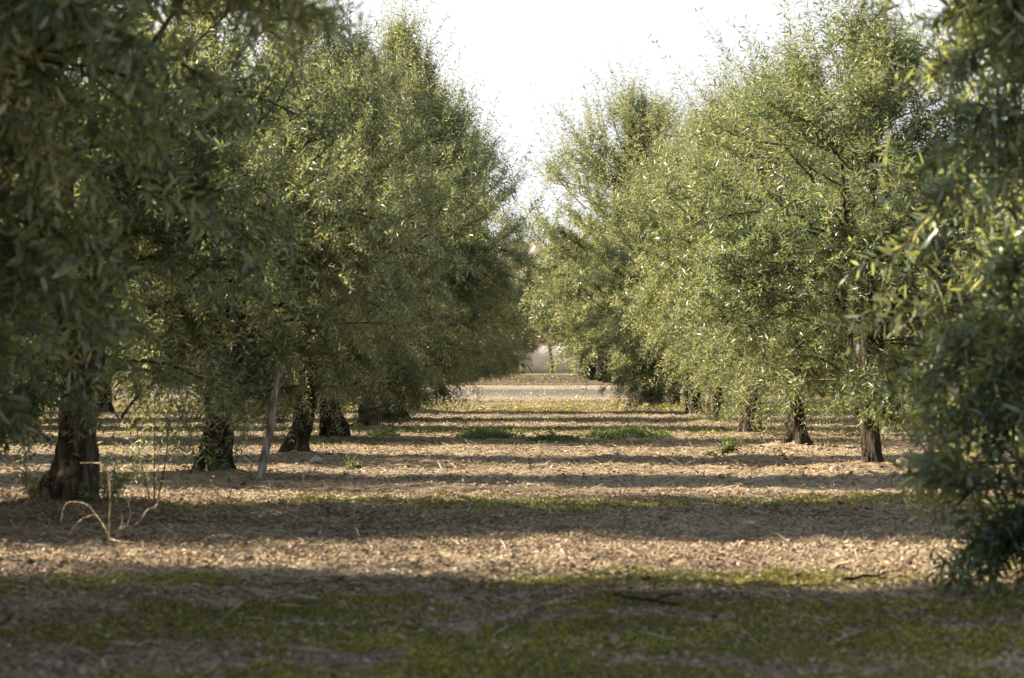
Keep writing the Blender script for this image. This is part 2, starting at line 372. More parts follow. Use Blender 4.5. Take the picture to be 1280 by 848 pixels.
mb = MB()
def blades(n, y0, y1, L, W, thr):
    x, y = scatter(n, y0, y1); k = moss_mask(x, y) > thr + rng.random(n) * .5; x, y = x[k], y[k]; n = len(x)
    D = nrm(np.stack([rng.normal(0, .8, n), rng.normal(0, .8, n), rng.uniform(.3, 1, n)], 1))
    leaves(mb, np.stack([x, y, ground_h(x, y) - .003], 1), D, L * rng.uniform(.5, 1.3, n), W * rng.uniform(.6, 1.2, n), rng, 0, False,
           np.clip(fbm(x * 2, y * 2, 91, 3) + rng.normal(0, .18, n), 0, 1))
blades(620000, 7.6, 13.5, .015, .0055, .2); blades(120000, 13.5, 22, .028, .011, .15); blades(150000, 22, 67, .05, .02, .15)
blades(26000, 108, 185, .16, .05, .1)
link('moss', mb.mesh('moss', [M_MOSS]), kind='stuff', label='low yellow green moss and fine grass in shaded bands', category='moss')

# ------------------------------------------------------------------ olive tree pieces
def trunk_mesh(name, pts, seed, ridges=7, rough=.16, limbs=5, fork=None, extra=()):
    mb = MB(); rg = np.random.default_rng(seed); ph = rg.uniform(0, 6.28, 6)
    def rmod(th, z):
        low = np.exp(-np.maximum(z, 0) * 6)
        a = th + z * .7
        m = 1 + rough * .75 * np.sin(ridges * .5 * a + ph[0] + 2.0 * np.sin(z * 2 + ph[1])) * .5 + .10 * np.sin(3 * a + ph[2] + z * 3)
        m = m + low * .16 * np.sin(5 * th + ph[3]) + low * .12 * np.sin(2 * th + ph[4])
        n = fbm(np.cos(th) * 2.2 + 5 + z * 2.5, np.sin(th) * 2.2 + z * 5.5, seed, 4) - .5
        n2 = fbm(th * 5.1 * (1 + 0 * z), z * 6, seed + 9, 3) - .5; sm = np.clip(np.minimum(th, 6.283 - th) * 2, 0, 1)
        return m + n * rough * 3.0 + n2 * rough * 1.0 * sm
    tube(mb, pts, 56, 70, 0, rmod)
    for e in extra: tube(mb, e, 30, 26, 0, rmod)
    top = np.array(pts[-1][:3]); r0 = pts[-1][3]
    for k in range(limbs):
        a = k * 6.283 / limbs + rg.uniform(-.4, .4); sp = rg.uniform(.4, 1.0); h = rg.uniform(1.3, 2.3)
        d = np.array([math.cos(a), math.sin(a), 0])
        p = [np.append(top - [0, 0, .15] + d * r0 * .2, r0 * .62), np.append(top + d * sp * .35 + [0, 0, h * .22], r0 * .48),
             np.append(top + d * sp * .8 + [0, 0, h * .6] + rg.normal(0, .07, 3), r0 * .30), np.append(top + d * sp * 1.1 + [0, 0, h] + rg.normal(0, .1, 3), r0 * .12)]
        tube(mb, p, 14, 18, 0, None)
        for q in range(3):
            b0 = np.array(p[1 + (q > 0)][:3]); d2 = nrm(d + rg.normal(0, .6, 3) + [0, 0, .5])
            ln = rg.uniform(.5, .9)
            tube(mb, [np.append(b0, r0 * .24), np.append(b0 + d2 * ln * .5 + rg.normal(0, .05, 3), r0 * .15), np.append(b0 + d2 * ln + [0, 0, .15], r0 * .05)], 8, 10, 0)
    return mb.mesh(name, [M_BARK_PALE if name == 'trunk_burly' else M_BARK], True)

def crown_mesh(name, seed, H=5.3, R=2.25, low=.75, nb=400, ns=14, m=18, fine=False, leaf=(.094, .0195), wisps=210, skirt=.6, sag=.5, ys=.9, cf=.8, lobe=1.0):
    rg = np.random.default_rng(seed); mb = MB()
    la = rg.uniform(0, 6.28, 9); lw = rg.uniform(.5, 1, 9); lz = rg.uniform(0, 1, 9)
    def env(th, t):
        p = np.where(t < .38, skirt + (1 - skirt) * np.sin(t / .38 * math.pi / 2), np.cos(np.clip((t - .38) / .62, 0, 1) * math.pi / 2) ** .78)
        lob = sum(w * np.exp(-((np.angle(np.exp(1j * (th - a))) / .5) ** 2 + ((t - z) / .25) ** 2)) for a, w, z in zip(la, lw, lz))
        return R * p * (.70 + .18 * (1 - lobe) + .42 * lobe * np.minimum(lob, 1.15))
    # branchlets
    t = rg.beta(1.15, 1.4, nb); th = rg.uniform(0, 6.28, nb); rho = 1.03 - np.abs(rg.normal(0, .26, nb)); rho[: nb // 6] = rg.uniform(.2, .7, nb // 6)
    r = env(th, t) * np.clip(rho, .1, 1.05); z = low + t * (H - low)
    k = rg.random(nb) < cf; c_ = rg.integers(0, 38, nb); cth = rg.uniform(0, 6.28, 46); ct = rg.beta(1.2, 1.4, 46)
    th = np.where(k, cth[c_] + rg.normal(0, .18, nb), th); t = np.where(k, np.clip(ct[c_] + rg.normal(0, .055, nb), 0, .99), t); r = env(th, t) * np.clip(rho, .1, 1.05); z = low + t * (H - low)
    out = np.stack([np.cos(th), np.sin(th), 0 * th], 1)
    E = out * r[:, None]; E[:, 2] = z
    back = rg.uniform(.55, 1.1, nb)
    rise = np.where(t < .45, rg.uniform(-.15, .45, nb), rg.uniform(-.75, -.3, nb))
    S = E - out * back[:, None] * np.minimum(1, r / .9)[:, None]; S[:, 2] += rise + rg.normal(0, .12, nb)
    Cc = (S + E) / 2 + out * .12; Cc[:, 2] += np.where(t < .5, .14, -.04) + rg.normal(0, .06, nb); Cc[:, :2] += rg.normal(0, .1, (nb, 2))
    u = np.linspace(0, 1, 7)[None, :, None]
    P = S[:, None] * (1 - u) ** 2 + Cc[:, None] * 2 * u * (1 - u) + E[:, None] * u ** 2
    thin_tubes(mb, P, np.linspace(.014, .003, 7)[None] * np.ones((nb, 1)), 1)
    # shoots on branchlets
    us = rg.uniform(.18, 1.0, (nb, ns)); us[:, 0] = 1
    q = us[..., None]
    P0 = (S[:, None] * (1 - q) ** 2 + Cc[:, None] * 2 * q * (1 - q) + E[:, None] * q ** 2).reshape(-1, 3)
    T = nrm(2 * (1 - q) * (Cc - S)[:, None] + 2 * q * (E - Cc)[:, None]).reshape(-1, 3)
    tt = np.repeat(t, ns)
    D = T * .7 + np.repeat(out, ns, 0) * .35 + rg.normal(0, .55, T.shape)
    D[:, 2] += np.where(tt > .45, 1.1 * tt, -.75 * sag * (1 - tt * 1.5)) + .1
    D = nrm(D); n = len(D)
    L = rg.uniform(.13, .36, n) * np.where(tt > .7, 1.25, 1); bend = rg.normal(0, .10, (n, 3)); bend[:, 2] += np.where(tt > .55, .1, -.16 * sag)
    tone = np.repeat(rg.random(nb), ns) * .6 + rg.random(n) * .4
    shoots(mb, P0, D, L, rg, m, leaf, bend, fine, tone=tone)
    # long upright whips on top
    if wisps:
        n = wisps; kk = rg.integers(0, 26, n); th = rg.uniform(0, 6.28, 26)[kk] + rg.normal(0, .16, n); t = np.clip(rg.uniform(.5, .99, 26)[kk] + rg.normal(0, .04, n), 0, .99); r = env(th, t) * .9
        P0 = np.stack([np.cos(th) * r, np.sin(th) * r, low + t * (H - low) - .1], 1)
        D = nrm(np.stack([np.cos(th) * .35, np.sin(th) * .35, 1 + 0 * th], 1) + rg.normal(0, .2, (n, 3)))
        shoots(mb, P0, D, rg.uniform(.35, 1.1, n), rg, 22, leaf, None, fine)
    # hanging whips below
    n = int(wisps * .8)
    if n:
        th = rg.uniform(0, 6.28, n); t = rg.uniform(.0, .4, n); r = env(th, t) * rg.uniform(.45, 1, n)
        P0 = np.stack([np.cos(th) * r, np.sin(th) * r, low + t * (H - low)], 1)
        D = nrm(np.stack([np.cos(th) * .5, np.sin(th) * .5, -.9 + 0 * th], 1) + rg.normal(0, .25, (n, 3)))
        b = np.zeros((n, 3)); b[:, 2] = -.25
        shoots(mb, P0, D, np.minimum(rg.uniform(.25, .7, n), np.maximum(.1, P0[:, 2] - .12)), rg, 30, leaf, b, fine)
    for v in mb.v: v[:, 1] *= ys
    return mb.mesh(name, [M_LEAF, M_TWIG], [1])

def sucker_mesh(name, seed, h=.6, n=16, rad=.28, leaf=(.055, .014)):
    rg = np.random.default_rng(seed); mb = MB(); th = rg.uniform(0, 6.28, n); r = rad * rg.uniform(.5, 1, n)
    P0 = np.stack([np.cos(th) * r, np.sin(th) * r, 0 * th - .02], 1)
    D = nrm(np.stack([np.cos(th) * .45, np.sin(th) * .45, 1 + 0 * th], 1) + rg.normal(0, .2, (n, 3)))
    L = h * rg.uniform(.5, 1.1, n); shoots(mb, P0, D, L, rg, 34, leaf, None)
    P1 = P0 + D * (L * .5)[:, None]; D1 = nrm(D + rg.normal(0, .6, D.shape)); shoots(mb, P1, D1, L * .5, rg, 18, leaf, None)
    return mb.mesh(name, [M_LEAF, M_TWIG], [1])

# trunks (x, y, z, radius) in the tree's own frame
TR = {}
TR['burly'] = trunk_mesh('trunk_burly', [(-.02, 0, -.12, .26), (-.01, 0, .03, .215), (.0, 0, .16, .195), (.02, 0, .30, .15), (.03, 0, .7, .132), (.03, 0, 1.05, .15), (.02, 0, 1.3, .16)], 1, 6, .20)
TR['broad'] = trunk_mesh('trunk_broad', [(0, 0, -.1, .22), (0, 0, .03, .18), (.01, 0, .2, .165), (.05, 0, .5, .135), (.08, 0, .9, .125), (.12, 0, 1.25, .14)], 2, 7, .17)
TR['lean_right'] = trunk_mesh('trunk_lean_right', [(0, 0, -.1, .20), (.02, 0, .03, .15), (.04, 0, .2, .13), (.1, 0, .5, .125), (.19, 0, .9, .125), (.26, 0, 1.25, .13)], 3, 6, .15,
    extra=[[(-.19, 0, -.1, .11), (-.15, 0, .03, .085), (-.04, 0, .22, .085), (.06, 0, .45, .08), (.14, 0, .7, .07)]])
TR['lean_left'] = trunk_mesh('trunk_lean_left', [(.06, 0, -.1, .22), (.06, 0, .03, .185), (.06, 0, .16, .175), (.0, 0, .42, .13), (-.04, 0, .8, .12), (-.08, 0, 1.2, .13)], 4, 6, .15,
    extra=[[(-.12, .02, -.1, .09), (-.11, .02, .1, .07), (-.11, .02, .5, .06), (-.1, .02, .9, .06)]])
TR['slender'] = trunk_mesh('trunk_slender', [(0, 0, -.1, .2), (0, 0, .03, .15), (-.01, 0, .2, .125), (.0, 0, .6, .115), (.02, 0, 1.2, .12)], 5, 6, .15)
TR['knobbed'] = trunk_mesh('trunk_knobbed', [(.02, 0, -.1, .14), (.02, 0, .03, .118), (.01, 0, .25, .10), (-.02, 0, .5, .10), (-.06, 0, .68, .12), (-.10, 0, .85, .12), (-.05, .02, 1.15, .14)], 6, 6, .17,
    extra=[[(-.05, 0, .52, .05), (-.14, -.03, .64, .085), (-.19, -.02, .78, .075), (-.2, 0, 1.0, .05)]])
TR['flared'] = trunk_mesh('trunk_flared', [(0, 0, -.1, .26), (0, 0, .04, .185), (-.01, 0, .22, .15), (-.03, 0, .5, .128), (-.04, 0, .85, .125), (-.02, 0, 1.25, .13)], 8, 7, .16)

CR = {
 'near_a': crown_mesh('crown_near_a', 101, 5.2, 2.2, .9, 500, 13, 20, True, (.094, .0205), wisps=60, skirt=.6, ys=.85),
 'near_b': crown_mesh('crown_near_b', 102, 6.2, 2.15, .15, 1000, 14, 20, True, (.094, .0205), wisps=110, skirt=.82, sag=.8, ys=.9, cf=.2, lobe=.3),
 'a': crown_mesh('crown_a', 11, 5.3, 2.25, .75),
 'b': crown_mesh('crown_b', 12, 5.0, 2.3, .65, 420, skirt=.7),
 'c': crown_mesh('crown_c', 13, 5.6, 2.2, .8, 440, skirt=.55),
 'd': crown_mesh('crown_d', 14, 5.2, 2.35, .35, 450, skirt=.75, sag=.8),
 'far': crown_mesh('crown_far', 15, 5.2, 2.3, 1.15, 330, 7, 16, False, (.12, .032), wisps=30),
}
SK = [sucker_mesh('suckers_a', 51, .6, 16), sucker_mesh('suckers_b', 52, .4, 22, .34)]

G_TREE = 'olive trees planted in straight rows'
def tree(x, y, trunk, crown, label, rz=0., sc=1.0, suckers=None, cdy=0., csc=1.0, cdx=0.):
    """rz turns the crown only: trunks keep the lean they have in the photograph"""
    z = float(ground_h(np.array([x]), np.array([y]))[0]) - .05 if y < 66 else 0
    o = empty('olive_tree', (x, y, z), 0, label, 'olive tree', G_TREE, sc)
    link('trunk', TR[trunk], o)
    c = link('crown', CR[crown], o); q = int(rz * 100) % 4; cx, cy = csc if isinstance(csc, tuple) else (csc, csc); c.location.y = cdy; c.location.x = cdx; c.rotation_euler = (0, 0, (rz % 1 - .5) * .35); c.scale = (cx * (-1 if q & 1 else 1), cy * (-1 if q & 2 else 1), 1)
    if suckers is not None: s = link('sucker_shoots', SK[suckers], o); s.rotation_euler = (0, 0, rz)
    return o
def px_tree(px, py, *a, **k):
    D = dist(py); return tree(at(px, D), D, *a, **k)

ORD = ['first', 'second', 'third', 'fourth', 'fifth', 'sixth', 'seventh', 'eighth', 'ninth', 'tenth', 'eleventh', 'twelfth', 'thirteenth', 'fourteenth', 'fifteenth', 'sixteenth', 'seventeenth', 'eighteenth', 'nineteenth', 'twentieth']
# row left of the aisle
tree(-3.0, 10.4, 'slender', 'near_a', 'nearest olive tree at the left edge, dark blurred foliage', rz=1.0, sc=1.02)
px_tree(92, 636, 'burly', 'b', 'olive tree with thick burled trunk beside the pale dry twig', rz=.4, sc=.95, csc=(1, 1.42), cdy=-.8, suckers=1)
px_tree(266, 599, 'broad', 'a', 'olive tree with broad dark trunk just left of the leaning pole', rz=2.1, sc=.83, suckers=0)
px_tree(370, 573, 'lean_right', 'c', 'olive tree with split trunk leaning right, just right of the pole', rz=4.0, sc=.82, csc=.9)
px_tree(414, 551, 'lean_left', 'd', 'olive tree with swollen foot bulging right and trunk leaning left', rz=5.2, sc=.86, csc=1.05)
px_tree(461, 536, 'slender', 'a', 'olive tree with small knotty trunk, fifth along the left row', rz=.9, sc=1.0)
px_tree(492, 526, 'flared', 'd', 'left olive tree whose low branches hang nearly to the ground', rz=3.1, sc=1.2, csc=.84)
px_tree(516, 516, 'slender', 'c', 'seventh olive trunk along the left row, mostly behind hanging leaves', rz=2.4, sc=1.08)
tree(-4.6, 7.7, 'flared', 'a', 'unseen olive tree added outside the left edge to shade the mossy foreground', rz=5.0, sc=1.02, csc=(1, 1.25))  # stands off the row, added out of view for its shadow
# row right of the aisle
tree(3.35, 11.0, 'slender', 'near_b', 'nearest olive tree at the right edge, leaves sweeping to the ground', rz=2.0)
px_tree(1088, 584, 'knobbed', 'b', 'right olive tree with mossy knob on its dark leaning trunk', rz=3.29, sc=.83, csc=1.2)
px_tree(996, 561, 'flared', 'a', 'right olive tree with grey flared trunk, second trunk from the right', rz=1.6, sc=.82, csc=1.1)
px_tree(937, 545, 'broad', 'c', 'right olive tree whose foot is wrapped in leafy suckers', rz=.2, sc=.80, csc=1.15, suckers=0)
px_tree(895, 529, 'slender', 'a', 'fourth olive tree along the right row with leaves round its base', rz=4.4, sc=.95, suckers=1)
tree(at(868, 49.5), 49.5, 'flared', 'd', 'fifth olive tree along the right row, beside a thin stake', rz=2.9, sc=.93)
px_tree(843, 509, 'slender', 'b', 'sixth olive tree along the right row, its short dark trunk in shade', rz=.7, sc=.95)
tree(2.55, 60.5, 'flared', 'b', 'tall sunlit yellow green olive tree at the right of the aisle', rz=.31, sc=1.40, csc=1.08, cdx=-.3)
# outer rows of the same block (they throw the bands of shade; near left ones enlarged to deepen it)
rs = random.Random(5)
tk = ['broad', 'slender', 'flared', 'lean_left', 'burly', 'lean_right']; ck = ['a', 'b', 'c', 'd']
side_name = {-1: 'left', 1: 'right'}
Lrow = [7.7, 10.4, 16.9, 22.2, 27.0, 32.8, 38.4, 43.6, 50.0]
Rrow = [11.0, 24.6, 29.7, 34.8, 41.8, 49.5, 56.0, 62.5]
for side, rowpos, dists in ((-1, (8.4, 14.0, 19.6), Lrow), (1, (8.4, 14.0), Rrow)):
    for ri, xo in enumerate(rowpos):
        for k, d in enumerate(dists):
            if side == 1 and (.194 * d + 3 < xo): continue
            tree(side * (xo + rs.uniform(-.15, .15)), d + rs.uniform(-.12, .12), rs.choice(tk), rs.choice(ck),
                 f'{ORD[k]} olive tree of the {ORD[ri + 1]} row out on the {side_name[side]} of the aisle', rz=rs.uniform(0, 6.28), sc=rs.uniform(.92, 1.03) * (1.28 if 9 < d < 12 else 1.05 if d < 9 else 1), csc=(1, 1.4) if d == 16.9 else (1, 1.2) if d < 12 else 1.0)
# beyond the gravel track, up to the wall
for side in (-1, 1):
    for ri, xo in enumerate((3.05, 8.6, 14.2)):
        for k in range(10):
            d = 108 + k * 7.4
            if side == 1 and ri == 0 and k == 9: continue
            if ri == 0: xo = 3.6 if side < 0 else 3.1 if k == 0 else 2.6
            tree(side * (xo + rs.uniform(-.25, .25)), d + rs.uniform(-.5, .5), 'slender' if ri == 0 else rs.choice(tk), 'd' if (ri == 0 and side < 0) else 'far',
                 f'{ORD[k]} olive tree past the gravel track in the {ORD[ri]} row on the {side_name[side]}', rz=rs.uniform(0, 6.28), sc=rs.uniform(1.12, 1.3))

for k, (px_, d, q) in enumerate(((560, 212, 1.9), (612, 204, 1.75), (652, 226, 2.15), (700, 208, 1.8), (745, 220, 2.05), (800, 206, 1.8), (505, 222, 2.0))):
    tree(at(px_, d), d, 'slender', 'far', ('leftmost but one', 'tall middle left', 'tallest middle', 'middle right', 'right hand', 'rightmost', 'leftmost')[k] + ' of the pale trees behind the far wall', rz=k * 1.3, sc=q)

# small tree with a thin dark trunk in front of the wall
D = 186.; mb = MB()
tube(mb, [(0, 0, -.1, .16), (-.05, 0, .8, .12), (-.12, 0, 1.6, .11), (-.2, 0, 2.6, .09), (-.1, 0, 3.8, .05)], 12, 20)
tube(mb, [(-.15, 0, 1.9, .06), (.5, .1, 2.7, .045), (1.0, .1, 3.6, .03)], 8, 10); tube(mb, [(-.15, 0, 2.0, .06), (-.9, .1, 2.9, .04), (-1.3, 0, 3.6, .03)], 8, 10)
thin = mb.mesh('thin_trunk', [M_DARKW], True)
o = empty('wall_tree', (at(690, D), D, 0), 0, 'small tree with thin dark trunk right in front of the pale wall', 'tree')
link('trunk', thin, o); c = link('crown', CR['far'], o); c.location = (.4, 0, 1.3); c.scale = (.85, .85, .8)

# ------------------------------------------------------------------ wall with coping, rusty creeper, pole
W = empty('boundary_wall', (0, 192, 0), 0, 'long pale rendered wall closing the far end of the aisle', 'wall')
def box(mb, x0, x1, y0, y1, z0, z1, nx=1, jit=0):
    xs = np.linspace(x0, x1, nx + 1); j = rng.normal(0, jit, nx + 1)
    V = np.concatenate([np.stack([xs, xs * 0 + y, xs * 0 + z + (j if z == z1 else 0)], 1) for y, z in ((y0, z0), (y1, z0), (y1, z1), (y0, z1))])
    n = nx + 1; k = np.arange(nx)[:, None]; f = np.concatenate([k + [a * n, a * n + 1, b * n + 1, b * n] for a, b in ((0, 3), (3, 2), (2, 1), (1, 0))])
    mb.add(V, f); mb.add(V, [[0, n * 3, n * 2, n], [n - 1, 2 * n - 1, 3 * n - 1, 4 * n - 1]])
mb = MB(); box(mb, -75, 75, -.15, .15, -.2, 2.25, 120, .02); link('wall_face', mb.mesh('wall_face', [M_WALL]), W)
mb = MB(); box(mb, -75.05, 75.05, -.21, .21, 2.33, 2.5, 150, .03); link('coping', mb.mesh('coping', [M_COPE]), W)
mb = MB(); box(mb, -75, 75, -.17, .17, 2.2, 2.331, 60, 0); link('cornice', mb.mesh('cornice', [M_COPE]), W)

rg = np.random.default_rng(9)
def bush(name, x, y, z, sx, sy, sz, n, leaf, m_, label, cat, mlf=24, L=(.3, .8)):
    mb = MB(); d = nrm(rg.normal(0, 1, (n, 3))); d[:, 2] = np.abs(d[:, 2]); rr = rg.uniform(.35, 1, n)[:, None]
    P0 = d * rr * [sx, sy, sz]; D = nrm(d + rg.normal(0, .5, d.shape) + [0, 0, .2]); shoots(mb, P0, D, rg.uniform(L[0], L[1], n), rg, mlf, leaf, None)
    K = 3; s = np.linspace(0, 1, K)[None, :, None]; thin_tubes(mb, P0[:, None] * s, np.full((n, K), .008), 1)
    return link(name, mb.mesh(name, [m_, M_TWIG], [1]), label=label, category=cat), mb
b, _ = bush('rusty_shrub', 0, 0, 0, 2.0, .8, 2.0, 330, (.14, .07), M_RUST, 'rust brown autumn shrub spilling over the top of the pale wall', 'shrub')
b.location = (at(668, 190), 193.4, 1.3)
b, _ = bush('ochre_bush', 0, 0, 0, .5, .4, .4, 60, (.12, .06), M_RUST, 'small yellowish bush at the foot of the pale wall', 'bush', 14, (.1, .3))
b.location = (at(646, 184), 184, 0)
mb = MB(); tube(mb, [(-.95, 0, 1.95, .04), (-.45, 0, 1.0, .04), (.1, 0, -.05, .045)], 8, 12)
o = link('leaning_pole', mb.mesh('leaning_pole', [M_DARKW], True), label='thin dark pole leaning diagonally against the far pale wall', category='pole'); o.location = (at(664, 187), 187, 0)

# ------------------------------------------------------------------ poles among the trees
def post(px0, py0, px1, py1, r0, r1, label, m_=M_POST, seed=1):
    D = dist(py0); x0 = at(px0, D); k = D / F
    o = empty('wooden_pole', (x0, D, 0), 0, label, 'pole'); mb = MB()
    dx = (px1 - px0) * k; h = CH - (py1 - VY) * k; ph = seed * 1.7
    P = [(dx * q + .012 * math.sin(q * 9 + ph), .05 * q, -.06 + (h + .06) * q, r0 + (r1 - r0) * q) for q in (0, .2, .45, .7, 1)]
    tube(mb, P, 16, 40, 0, lambda th, z: 1 + .10 * np.sin(3 * th + z * 4) + .18 * (fbm(th * 2 + 0 * z, z * 7, seed, 3) - .5))
    link('shaft', mb.mesh('pole_shaft', [m_], True), o)
    mb = MB(); q = P[3]; tube(mb, [(q[0], q[1], q[2], q[3] * .5), (q[0] + .07, q[1], q[2] + .09, q[3] * .32), (q[0] + .1, q[1], q[2] + .17, q[3] * .25)], 8, 8)
    link('side_stub', mb.mesh('pole_stub', [m_], True), o); return o
post(325, 602, 350, 440, .036, .028, 'grey mottled pole leaning right between two dark olive trunks', seed=2)
post(506, 526, 506, 488, .03, .025, 'thin upright stake beside the low branched left olive tree', seed=3)
post(863, 519, 862, 484, .036, .03, 'thin pale stake standing among the far right trunks', seed=4)

# ------------------------------------------------------------------ the dry twig in front
D = dist(684); k = D / F
def p3(px, py, dy=0., r=.006): return (at(px, D), D + dy, max(CH - (py - VY) * k, .0) , r)
o = empty('dry_twig', (at(138, D), D, 0), 0, 'pale dry branching twig arching up from the ground at left', 'twig'); off = np.array([at(138, D), D, 0, 0])
paths = {'upright_stem': [(138, 686, 0, .009), (136, 660, 0, .008), (136, 625, .02, .007), (133, 600, .03, .006), (126, 590, .05, .005), (112, 587, .1, .004), (95, 587, .12, .003)],
 'arched_stem': [(138, 684, 0, .008), (130, 668, .03, .008), (118, 650, .06, .008), (106, 640, .08, .008), (92, 636, .1, .007), (76, 640, .12, .005), (68, 662, .14, .004)],
 'lying_stem': [(138, 681, 0, .009), (150, 684, -.05, .009), (170, 687, -.08, .008), (195, 685, -.06, .006), (220, 680, 0, .004)],
 'forked_stem': [(146, 680, 0, .008), (152, 667, .02, .008), (168, 662, .05, .008), (182, 646, .07, .007), (190, 642, .08, .006), (196, 632, .08, .004), (197, 622, .1, .002)],
 'side_twig': [(158, 664, .03, .005), (161, 650, .05, .004), (157, 636, .06, .004), (160, 625, .07, .002)],
 'low_twig': [(146, 676, 0, .005), (152, 660, -.02, .005), (151, 648, -.03, .003)],
 'back_twig': [(118, 650, .06, .004), (100, 656, .1, .004), (84, 668, .14, .003), (78, 680, .16, .002)],
 'end_twig': [(205, 684, -.03, .004), (210, 672, -.01, .003), (220, 664, 0, .002)]}
for nme, pts in paths.items():
    mb = MB(); P = np.array([p3(a_, b_, c_, d_) for a_, b_, c_, d_ in pts]) - off; P[:, 3] *= .62; P[:, 2] += .03
    P[:, :3] += rng.normal(0, .004, (len(P), 3)); tube(mb, P, 7, len(P) * 4); link(nme, mb.mesh(nme, [M_DRY], True), o)

# fallen sticks
def stick(px0, py0, px1, py1, r, m_, label, seed):
    D0, D1 = dist(py0), dist(py1); rg = np.random.default_rng(seed); x0, x1 = at(px0, D0), at(px1, D1)
    q = np.linspace(0, 1, 6); X = x0 + (x1 - x0) * q; Yy = D0 + (D1 - D0) * q; Zz = ground_h(X, Yy) + r + .012 + rg.uniform(0, .012, 6)
    c = np.array([x0, D0, 0]); P = np.stack([X + rg.normal(0, .008, 6) - x0, Yy + rg.normal(0, .01, 6) - D0, Zz, r * (1 - .5 * q)], 1)
    mb = MB(); tube(mb, P, 8, 24)
    j = P[3, :3]; tube(mb, [(*j, r * .6), (j[0] + .05, j[1] + .05, j[2] + .015, r * .45), (j[0] + .12, j[1] + .08, j[2] + .02, r * .3)], 6, 8)
    o = link('fallen_stick', mb.mesh('fallen_stick', [m_], True), label=label, category='stick', group='sticks lying on the ground'); o.location = (x0, D0, 0)
stick(327, 752, 375, 756, .007, M_DRY, 'pale short stick on the mossy foreground left of centre', 1)
stick(640, 771, 722, 764, .006, M_DRY, 'long pale stick on the mossy foreground right of centre', 2)
stick(1060, 728, 1108, 722, .008, M_DARKW, 'dark stick on the sunlit strip below the hanging right foliage', 3)
stick(770, 757, 848, 766, .010, M_DARKW, 'dark knotty stick where the sunlit strip meets the moss', 4)
stick(900, 600, 905, 590, .012, M_DRY, 'pale broken stick by the stones under the right trees', 5)

# countable stones
def rock(px, py, w, h, label, seed, tone=.6):
    D = dist(py); rg = np.random.default_rng(seed); k = D / F
    V = ICO.copy(); F0 = ICF.copy()
    for _ in range(2):
        ed = {}; V = list(map(np.array, V)); NF = []
        def mid(a_, b_):
            key = (min(a_, b_), max(a_, b_))
            if key not in ed: ed[key] = len(V); V.append(nrm((V[a_] + V[b_]) / 2))
            return ed[key]
        for a_, b_, c_ in F0:
            x_, y_, z_ = mid(a_, b_), mid(b_, c_), mid(c_, a_); NF += [[a_, x_, z_], [b_, y_, x_], [c_, z_, y_], [x_, y_, z_]]
        V = np.array(V); F0 = np.array(NF)
    pl = nrm(rg.normal(0, 1, (9, 3))); d = rg.uniform(.6, .85, 9)
    for p_, q_ in zip(pl, d):
        s_ = V @ p_; V = np.where((s_ > q_)[:, None], V - (s_ - q_)[:, None] * p_, V)
    V = V * (1 + (fbm(V[:, 0] * 3 + 9, V[:, 1] * 3 + V[:, 2] * 2, seed, 3) - .5)[:, None] * .25) * [w * k * .6, w * k * .45, h * k * .75]
    x = at(px, D); mb = MB(); mb.add(V, F0, 0, np.full(len(F0), tone))
    o = link('stone', mb.mesh('stone', [M_ROCK]), label=label, category='stone', group='stones lying on the grove floor')
    o.location = (x, D, float(ground_h(np.array([x]), np.array([D]))[0]) + h * k * .25); o.rotation_euler = (0, 0, rg.uniform(-.5, .5))
for a_ in [(1131, 586, 25, 15, 'large grey stone right of the knobbed right olive trunk', 1, .05),
           (395, 579, 15, 8, 'flat pale stone right of the split leaning trunk', 2, .9),
           (573, 605, 9, 6, 'small whitish stone in the shaded strip left of centre', 3, 1.),
           (556, 602, 10, 5, 'flat grey stone in the shaded strip left of centre', 4, .6),
           (962, 600, 13, 7, 'rounded white stone below the right trunks, left of the dark trunk', 5, 1.),
           (1043, 590, 12, 6, 'pale stone just left of the knobbed right trunk', 6, .8),
           (1118, 597, 13, 6, 'flat light stone in front of the large grey stone', 7, .9),
           (582, 634, 12, 12, 'upright grey stone on the mossy strip left of centre', 8, .4),
           (935, 657, 15, 6, 'flat pale stone at the edge of the right sunlit strip', 9, 1.),
           (72, 838, 18, 13, 'rounded brown stone in the dark lower left corner', 10, .6),
           (850, 607, 10, 5, 'flat grey stone in the shaded strip right of centre', 11, .6),
           (700, 652, 16, 6, 'flat grey stone on the shaded moss at centre', 12, .6),
           (372, 776, 18, 8, 'flat brown stone in the moss below the pale short stick', 13, .3),
           (1228, 786, 20, 7, 'flat pale stone in the mossy lower right', 14, .9)]: rock(*a_)

# weeds
G_W = 'low weeds on the grove floor'
def weed(px0, px1, py, hpx, n, label, seed, leaf=(.06, .02), name='weed_patch', cat='weeds'):
    D = dist(py); k = D / F; rg = np.random.default_rng(seed); x0, x1 = at(px0, D), at(px1, D)
    cx = (x0 + x1) / 2; w = (x1 - x0) / 2; u = np.clip(rg.normal(0, .45, n), -1, 1); px = u * w; py_ = rg.normal(0, .6 * min(1, w), n)
    hh = hpx * k * (1 - .5 * u ** 2) * rg.uniform(.3, 1.4, n) * (.5 + fbm(px * 3, px * 0, seed, 2))
    P0 = np.stack([px, py_, ground_h(px + cx, py_ + D) - .01], 1)
    Dd = nrm(np.stack([rg.normal(0, .55, n), rg.normal(0, .55, n), 1 + 0 * u], 1)); mb = MB()
    shoots(mb, P0, Dd, hh, rg, 14, leaf, None, True, .003)
    o = link(name, mb.mesh(name, [M_WEED, M_WEED], [1]), label=label, category=cat, group=G_W); o.location = (cx, D, 0)
weed(572, 655, 548, 12, 200, 'low green weed patch on the aisle left of centre', 1)
weed(655, 722, 553, 8, 130, 'thin low weeds in the middle of the aisle between two patches', 4)
